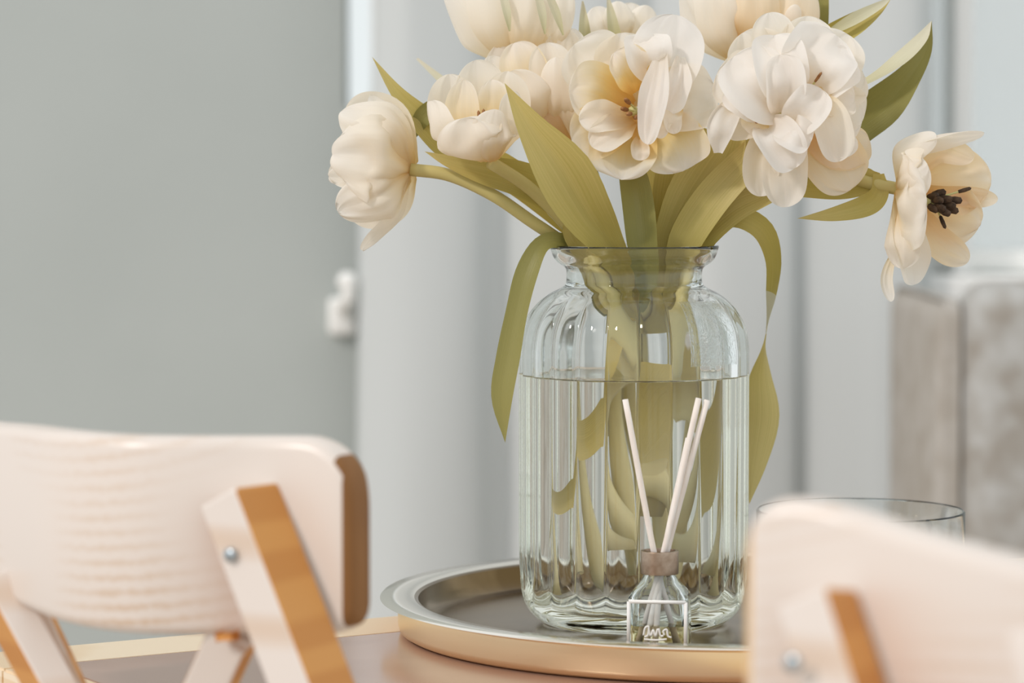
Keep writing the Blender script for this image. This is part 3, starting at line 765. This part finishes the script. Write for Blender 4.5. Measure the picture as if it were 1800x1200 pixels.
A9 = tulip('small pale tulip at the top centre, furthest back in the bunch',
    [(1090, 95, 2.03), (1100, 260, 2.0), (1115, 430, 1.965), vin(1120, 520, .025), vin(1140, 760, .03)], 2.03, [
    ((1088, 90, 2), (1060, 50, -10), (1045, 12, -8), 60, dict(N0=AW)),
    ((1090, 90, 2), (1088, 45, -16), (1085, 2, -14), 62, dict(N0=AW)),
    ((1092, 90, 2), (1125, 50, -10), (1140, 10, -8), 62, dict(N0=AW)),
    ((1090, 90, 4), (1105, 45, 8), (1112, 5, 8), 66, {}),
    ((1098, 95, 4), (1150, 70, -6), (1185, 45, -4), 60, dict(N0=AW)),
    ])
A10 = tulip('half hidden cream tulip between the open tulip and the left pair',
    [(1012, 262, 1.955), (1035, 340, 1.95), (1070, 430, 1.945), vin(1100, 520, 0), vin(1130, 700, 0), vin(1220, 1000, .02)], 1.955, [
    ((1010, 258, 2), (1002, 150, 10), (1006, 50, 10), 75, {}),
    ((1012, 258, 2), (1040, 170, 10), (1060, 90, 8), 70, {}),
    ((1008, 260, 0), (976, 205, -12), (985, 128, -10), 80, dict(N0=AW, m='petal_peach')),
    ((1014, 260, 0), (1015, 200, -18), (1020, 130, -16), 70, dict(N0=AW)),
    ])

# stamens
def stamens(root, cx, cyy, Y, tips, mat, r=.0016):
    for x, y, d in tips:
        a = P(cx, cyy, Y); b = P(x, y, Y + d)
        V, Fa = tube([a, a.lerp(b, .5), b], .0007, 6, 6); fo = mesh_obj('filament', V, Fa, M['pistil'], root)
        ax_ = (b - a).normalized()
        V, Fa = lathe([(.0001, -.0052), (r * .8, -.004), (r, 0), (r * .8, .004), (.0001, .0052)], 8)
        q = ax_.to_track_quat('Z', 'Y'); mesh_obj('anther', [q @ Vector(v) + b for v in V], Fa, mat, fo)
stamens(A5, 1125, 198, 1.915, [(1103, 178, -.024), (1098, 192, -.022), (1106, 200, -.026), (1118, 206, -.022)], M['anther_brown'])
stamens(A8, 1615, 350, 1.915, [(1640, 345, -.012), (1648, 352, -.016), (1662, 350, -.014), (1652, 364, -.018), (1668, 360, -.012), (1678, 352, -.010), (1640, 366, -.016), (1660, 372, -.016), (1672, 368, -.008), (1650, 340, -.006)], M['anther'], .0026)
stamens(A8, 1640, 350, 1.915, [(1695, 334, .006), (1657, 390, -.008)], M['anther'], .0014)
stamens(A2, 850, 250, 1.895, [(850, 205, -.004), (843, 208, -.002)], M['anther_brown'], .0012)
stamens(A6, 1400, 190, 1.89, [(1438, 136, -.022), (1338, 212, -.016)], M['anther_brown'], .0010)
V, Fa = tube([P(1600, 346, 1.915), P(1640, 355, 1.905)], .004, 4, 8, .0035); mesh_obj('pistil', V, Fa, M['pistil'], A8)
V, Fa = tube([P(1122, 200, 1.93), P(1112, 194, 1.905)], .0032, 4, 8, .003); mesh_obj('pistil', V, Fa, M['pistil'], A5)

# leaves, each a part of the tulip it grows from
def leaf(root, pts, widths, mat='leaf', **kw):
    seedc[0] += 1
    x0, y0, Y0 = pts[0]
    if 436 <= y0 <= 490:                      # the foot of the leaf narrows onto its stem inside the neck
        xa = x0 + (1128 - x0) * .35
        pts = [(xa, 585, Y0 * .6 + VY * .4), (x0 + (1128 - x0) * .22, 520, Y0 * .7 + VY * .3)] + list(pts)
        widths = [7, min(24, widths[0] * .5)] + [min(widths[0], 42)] + list(widths[1:])
        if kw.get('roll'): kw['roll'] = [kw['roll'][0]] * 2 + list(kw['roll'])
    kw.setdefault('cup', .35); kw.setdefault('fold', .10); kw.setdefault('lump', .08); kw.setdefault('nv', 26); kw.setdefault('nu', 9)
    return strip('leaf', pts, M[mat], root, widths=widths, seed=seedc[0], **kw)
leaf(A1, [(1010, 400, 1.955), (900, 310, 1.96), (810, 268, 1.96), (755, 222, 1.96), (700, 165, 1.955), (654, 100, 1.95)], [45, 60, 62, 55, 26, 0])
leaf(A1, [(728, 240, 1.962), (745, 205, 1.958), (790, 168, 1.955)], [8, 34, 22], 'leaf_dark')
leaf(A9, [(830, 185, 2.05), (785, 148, 2.06), (733, 103, 2.07)], [20, 16, 4], 'leaf_pale')
leaf(A2, [(1092, 480, 1.925), (1066, 430, 1.912), (1028, 375, 1.895), (985, 300, 1.880), (930, 220, 1.872), (887, 146, 1.868)], [42, 58, 90, 104, 52, 0], roll=[10, 8, 5, 0, 0, 0], fold=.38)
leaf(A2, [(1050, 430, 1.928), (985, 352, 1.926), (920, 318, 1.922), (850, 300, 1.918), (790, 284, 1.916), (746, 266, 1.915)], [45, 70, 66, 52, 24, 0], 'leaf')
leaf(A1, [(1030, 445, 1.925), (1014, 412, 1.922), (1003, 388, 1.92), (992, 378, 1.92)], [46, 50, 36, 8], 'leaf')
leaf(A5, [(1146, 470, 1.95), (1158, 400, 1.955), (1165, 340, 1.96), (1160, 280, 1.96)], [45, 62, 80, 70], 'leaf')
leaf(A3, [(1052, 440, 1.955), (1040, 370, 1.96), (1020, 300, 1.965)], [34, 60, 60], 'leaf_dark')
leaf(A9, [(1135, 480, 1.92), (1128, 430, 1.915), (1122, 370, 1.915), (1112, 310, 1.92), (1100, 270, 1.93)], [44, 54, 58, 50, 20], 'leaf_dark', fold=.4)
leaf(A7, [(1160, 460, 1.945), (1185, 370, 1.945), (1200, 290, 1.945), (1225, 220, 1.945)], [45, 85, 90, 60], 'leaf')
leaf(A7, [(1165, 470, 1.932), (1180, 415, 1.928), (1220, 340, 1.924), (1270, 260, 1.920), (1300, 180, 1.912)], [42, 62, 95, 85, 24], 'leaf')
leaf(A6, [(1190, 470, 1.93), (1208, 415, 1.92), (1255, 345, 1.915), (1318, 278, 1.915), (1350, 245, 1.92)], [45, 62, 66, 58, 40], 'leaf')
leaf(A6, [(1205, 470, 1.94), (1232, 412, 1.93), (1285, 362, 1.925), (1345, 335, 1.925), (1400, 310, 1.93)], [45, 62, 66, 52, 40], 'leaf')
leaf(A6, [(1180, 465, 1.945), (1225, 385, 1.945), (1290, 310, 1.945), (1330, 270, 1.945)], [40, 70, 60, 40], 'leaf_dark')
leaf(A6, [(1300, 170, 1.895), (1268, 220, 1.885), (1262, 268, 1.888)], [26, 60, 18], 'petal_white', cup=.8, lump=.4, crease=.5)
# long leaf hanging over the right of the vase, twisted half way down
rb = leaf(A8, [(1200, 455, 1.94), (1232, 412, 1.935), (1285, 382, 1.93), (1338, 402, 1.935), (1360, 455, 1.95), (1357, 520, 1.965), (1347, 590, 1.975), (1340, 660, 1.985), (1343, 730, 1.985), (1330, 810, 1.98), (1317, 886, 1.975)],
     [28, 34, 40, 40, 30, 24, 14, 50, 64, 44, 0], roll=[0, 0, 0, 20, 40, 60, 110, 160, 180, 180, 180], nv=60, N0=(.2, -1, .3), lump=.03, fold=.05)
rb.data.materials.append(M['leaf_pale'])
for f in rb.data.polygons:
    if .57 < (f.index // 8) / 59 < .66: f.material_index = 1
# long leaf hanging over the left of the vase
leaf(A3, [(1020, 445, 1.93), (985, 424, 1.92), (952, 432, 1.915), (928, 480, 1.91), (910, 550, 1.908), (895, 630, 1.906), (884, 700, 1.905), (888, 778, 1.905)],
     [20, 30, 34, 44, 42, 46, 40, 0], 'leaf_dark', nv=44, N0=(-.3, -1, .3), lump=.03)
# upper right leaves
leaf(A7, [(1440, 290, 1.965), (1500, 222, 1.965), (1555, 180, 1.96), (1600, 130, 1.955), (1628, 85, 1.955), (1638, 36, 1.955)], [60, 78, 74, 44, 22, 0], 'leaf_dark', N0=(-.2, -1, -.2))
leaf(A7, [(1480, 165, 1.955), (1530, 142, 1.95), (1580, 110, 1.948), (1618, 72, 1.950), (1638, 36, 1.955)], [22, 24, 36, 26, 0], 'leaf_pale', N0=(.1, -.6, 1))
leaf(A7, [(1400, 100, 1.975), (1452, 72, 1.97), (1500, 45, 1.968), (1540, 18, 1.968), (1568, -5, 1.968)], [40, 46, 42, 24, 0], 'leaf', fold=.5)
leaf(A7, [(1450, 62, 1.962), (1500, 34, 1.960), (1545, 10, 1.962), (1568, -5, 1.968)], [10, 22, 14, 0], 'leaf_pale')
leaf(A7, [(1438, 80, 1.99), (1442, 20, 1.99), (1446, -40, 1.99)], [32, 30, 20], 'leaf_dark')
# leaf on the stem of the furthest right flower, folded back on itself
leaf(A8, [(1360, 322, 1.935), (1420, 322, 1.93), (1480, 322, 1.926), (1530, 318, 1.922), (1550, 312, 1.92)], [40, 56, 62, 46, 18], 'leaf')
leaf(A8, [(1544, 306, 1.918), (1545, 340, 1.915), (1522, 362, 1.912), (1465, 377, 1.91), (1401, 384, 1.91)], [20, 34, 40, 26, 0], 'leaf', nv=40, fold=.2)
for a, b in (((1028, 66, 1.99), (1024, 2, 1.99)), ((1080, 60, 2.0), (1068, -8, 2.0))):
    leaf(A9, [a, ((a[0] + b[0]) / 2, (a[1] + b[1]) / 2, a[2]), b], [24, 16, 3], 'leaf_pale', fold=.5)
# leaves that reach under water
leaf(A5, [(1160, 640, 1.915), (1152, 690, 1.905), (1145, 750, 1.905), (1140, 810, 1.91)], [40, 62, 50, 8], 'leaf_wet')
leaf(A2, [(1090, 560, 1.92), (1060, 720, 1.905), (1010, 860, 1.91), (970, 960, 1.92)], [24, 26, 20, 0], 'leaf_wet')
leaf(A8, [(1190, 560, 1.935), (1215, 740, 1.94), (1230, 860, 1.945), (1240, 930, 1.945)], [30, 36, 24, 0], 'leaf_wet')

# ------------------------------------------------------------------ folding chairs
def board(name, path, th, mats, parent, rc, n=64, bevel=.006):
    """A bent wooden backrest: path of (px, Y, ztop, zbottom), thickness th; rc rounds the upper end at (first, last)."""
    S = spline([((p - 900) / F * y, y, a, b) for p, y, a, b in path], n)
    seg = np.r_[0, np.cumsum(np.hypot(np.diff(S[:, 0]), np.diff(S[:, 1])))]; Ltot = seg[-1]
    # finer steps near the ends
    t = np.linspace(0, 1, n); t = .5 - .5 * np.cos(PI * t); tt = t * Ltot
    S2 = np.stack([np.interp(tt, seg, S[:, q]) for q in range(4)], 1)
    V, Fa, fm = [], [], []
    for j in range(n):
        T = S2[min(j + 1, n - 1)] - S2[max(j - 1, 0)]; T = Vector((T[0], T[1], 0)).normalized()
        nf = Vector((T.y, -T.x, 0))                           # towards the camera side
        zt_, zb_ = S2[j, 2], S2[j, 3]
        for (rr, d) in ((rc[0], tt[j]), (rc[1], Ltot - tt[j])):
            if rr and d < rr:
                c = rr - math.sqrt(max(0, rr * rr - (rr - d) ** 2)); zt_ -= c; zb_ += c * .35
        edge = min(tt[j], Ltot - tt[j]); sh = max(0, 1 - edge / bevel)
        hth = th / 2 - bevel * .6 * sh ** 2
        b2 = min(bevel, hth * .9)
        ringp = []
        for cx_, cz_, a0 in ((1, 1, 0), (-1, 1, 90), (-1, -1, 180), (1, -1, 270)):
            for q in range(4):
                a = math.radians(a0 + 90 * q / 3)
                x = cx_ * (hth - b2) + b2 * math.cos(a); z = (zt_ - b2 if cz_ > 0 else zb_ + b2) + b2 * math.sin(a)
                ringp.append(Vector((S2[j, 0], S2[j, 1], 0)) + nf * x + Vector((0, 0, z)))
        V += ringp
    m = 16
    for j in range(n - 1):
        for q in range(m):
            q2 = (q + 1) % m; Fa.append((j * m + q, j * m + q2, (j + 1) * m + q2, (j + 1) * m + q)); fm.append(0)
    Fa.append(tuple(reversed(range(m)))); fm.append(1); Fa.append(tuple((n - 1) * m + q for q in range(m))); fm.append(1)
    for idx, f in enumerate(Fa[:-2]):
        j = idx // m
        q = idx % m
        if tt[j] < .003 or Ltot - tt[j + 1] < .003 or (1 <= q <= 6 and Ltot - tt[j] < rc[1] * .40): fm[idx] = 1  # end and corner faces take the shade tone
    o = mesh_obj(name, V, Fa, mats, parent, fmat=fm); o.data.set_sharp_from_angle(angle=math.radians(50)); return o

def to_floor(p, q):
    """Carry the line p->q down to the floor."""
    d = q - p; t = -p.z / d.z; return p + d * t

FR = Vector((-.55, -.84, 0))                   # where the front faces of the posts look
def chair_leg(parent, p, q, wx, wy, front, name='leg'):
    return bm_obj(name, bar_bm(p, to_floor(p, q), wx, wy, front, .0018, 1), [M['pine'], M['pine_shade']], parent)

# left chair
c1 = thing('folding_chair', 'sharper pale pine folding chair at left with dark rounded backrest end', 'chair', (-.12, 1.42, 0))
ZT = .9116; ZB = .8155
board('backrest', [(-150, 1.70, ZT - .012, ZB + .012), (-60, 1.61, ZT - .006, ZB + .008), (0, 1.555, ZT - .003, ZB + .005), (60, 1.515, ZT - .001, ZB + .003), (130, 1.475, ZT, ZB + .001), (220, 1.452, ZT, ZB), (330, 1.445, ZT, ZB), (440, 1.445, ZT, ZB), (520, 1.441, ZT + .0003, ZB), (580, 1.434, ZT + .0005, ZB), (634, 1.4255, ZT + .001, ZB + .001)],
      .022, [M['pine_board'], M['pine_end_shade']], c1, (0.02, .030))
pa, pb = P(420, 868, 1.425), P(545, 1195, 1.40)
chair_leg(c1, pa, pb, .024, .034, FR)
pa, pb = P(-10, 1025, 1.53), P(85, 1200, 1.51)
chair_leg(c1, pa, pb, .018, .03, Vector((.5, -.86, 0)))
pa, pb = P(50, 1040, 1.56), P(125, 1200, 1.56)
chair_leg(c1, pa, pb, .013, .02, Vector((.1, -1, 0)))
pa, pb = P(412, 1112, 1.445), P(345, 1260, 1.47)
chair_leg(c1, pa, pb, .022, .02, Vector((-.2, -1, 0)))
bm_obj('dowel', bar_bm(P(386, 1118, 1.432), P(414, 1117, 1.425), .0032, .004, (0, -1, 0), .0008), M['pine_shade'], c1)
def bolt(parent, p, n):
    n = Vector(n).normalized(); q = n.to_track_quat('Z', 'Y')
    V, Fa = lathe([(.0002, 0), (.0035, 0), (.0035, .0012), (.0028, .0020), (.0002, .0022)], 16)
    mesh_obj('bolt', [q @ Vector(v) + p for v in V], Fa, M['steel'], parent)
bolt(c1, P(406, 975, 1.4035), FR)
bm_obj('seat', box_bm((-.28, 1.20, .42), (.02, 1.50, .44), .006), M['pine'], c1)

# right chair
c2 = thing('folding_chair', 'heavily blurred pale pine folding chair nearest us at right', 'chair', (.14, 1.08, 0))
zt2, zb2 = .9176, .8216
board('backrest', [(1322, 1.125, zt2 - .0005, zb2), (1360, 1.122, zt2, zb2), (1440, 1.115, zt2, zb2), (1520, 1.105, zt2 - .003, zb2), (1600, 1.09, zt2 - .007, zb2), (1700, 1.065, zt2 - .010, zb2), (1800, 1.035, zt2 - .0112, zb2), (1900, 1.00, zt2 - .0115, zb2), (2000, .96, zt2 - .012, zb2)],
      .020, [M['pine_board'], M['pine_end_shade_pale']], c2, (.017, .017))
pa, pb = P(1435, 1050, 1.09), P(1482, 1200, 1.078)
chair_leg(c2, pa, pb, .022, .024, FR)
bolt(c2, P(1395, 1165, 1.068), FR)
pa, pb = P(1850, 1100, .978), P(1890, 1230, .968)
chair_leg(c2, pa, pb, .022, .028, FR)
bm_obj('seat', box_bm((.08, .85, .42), (.38, 1.15, .44), .006), M['pine'], c2)
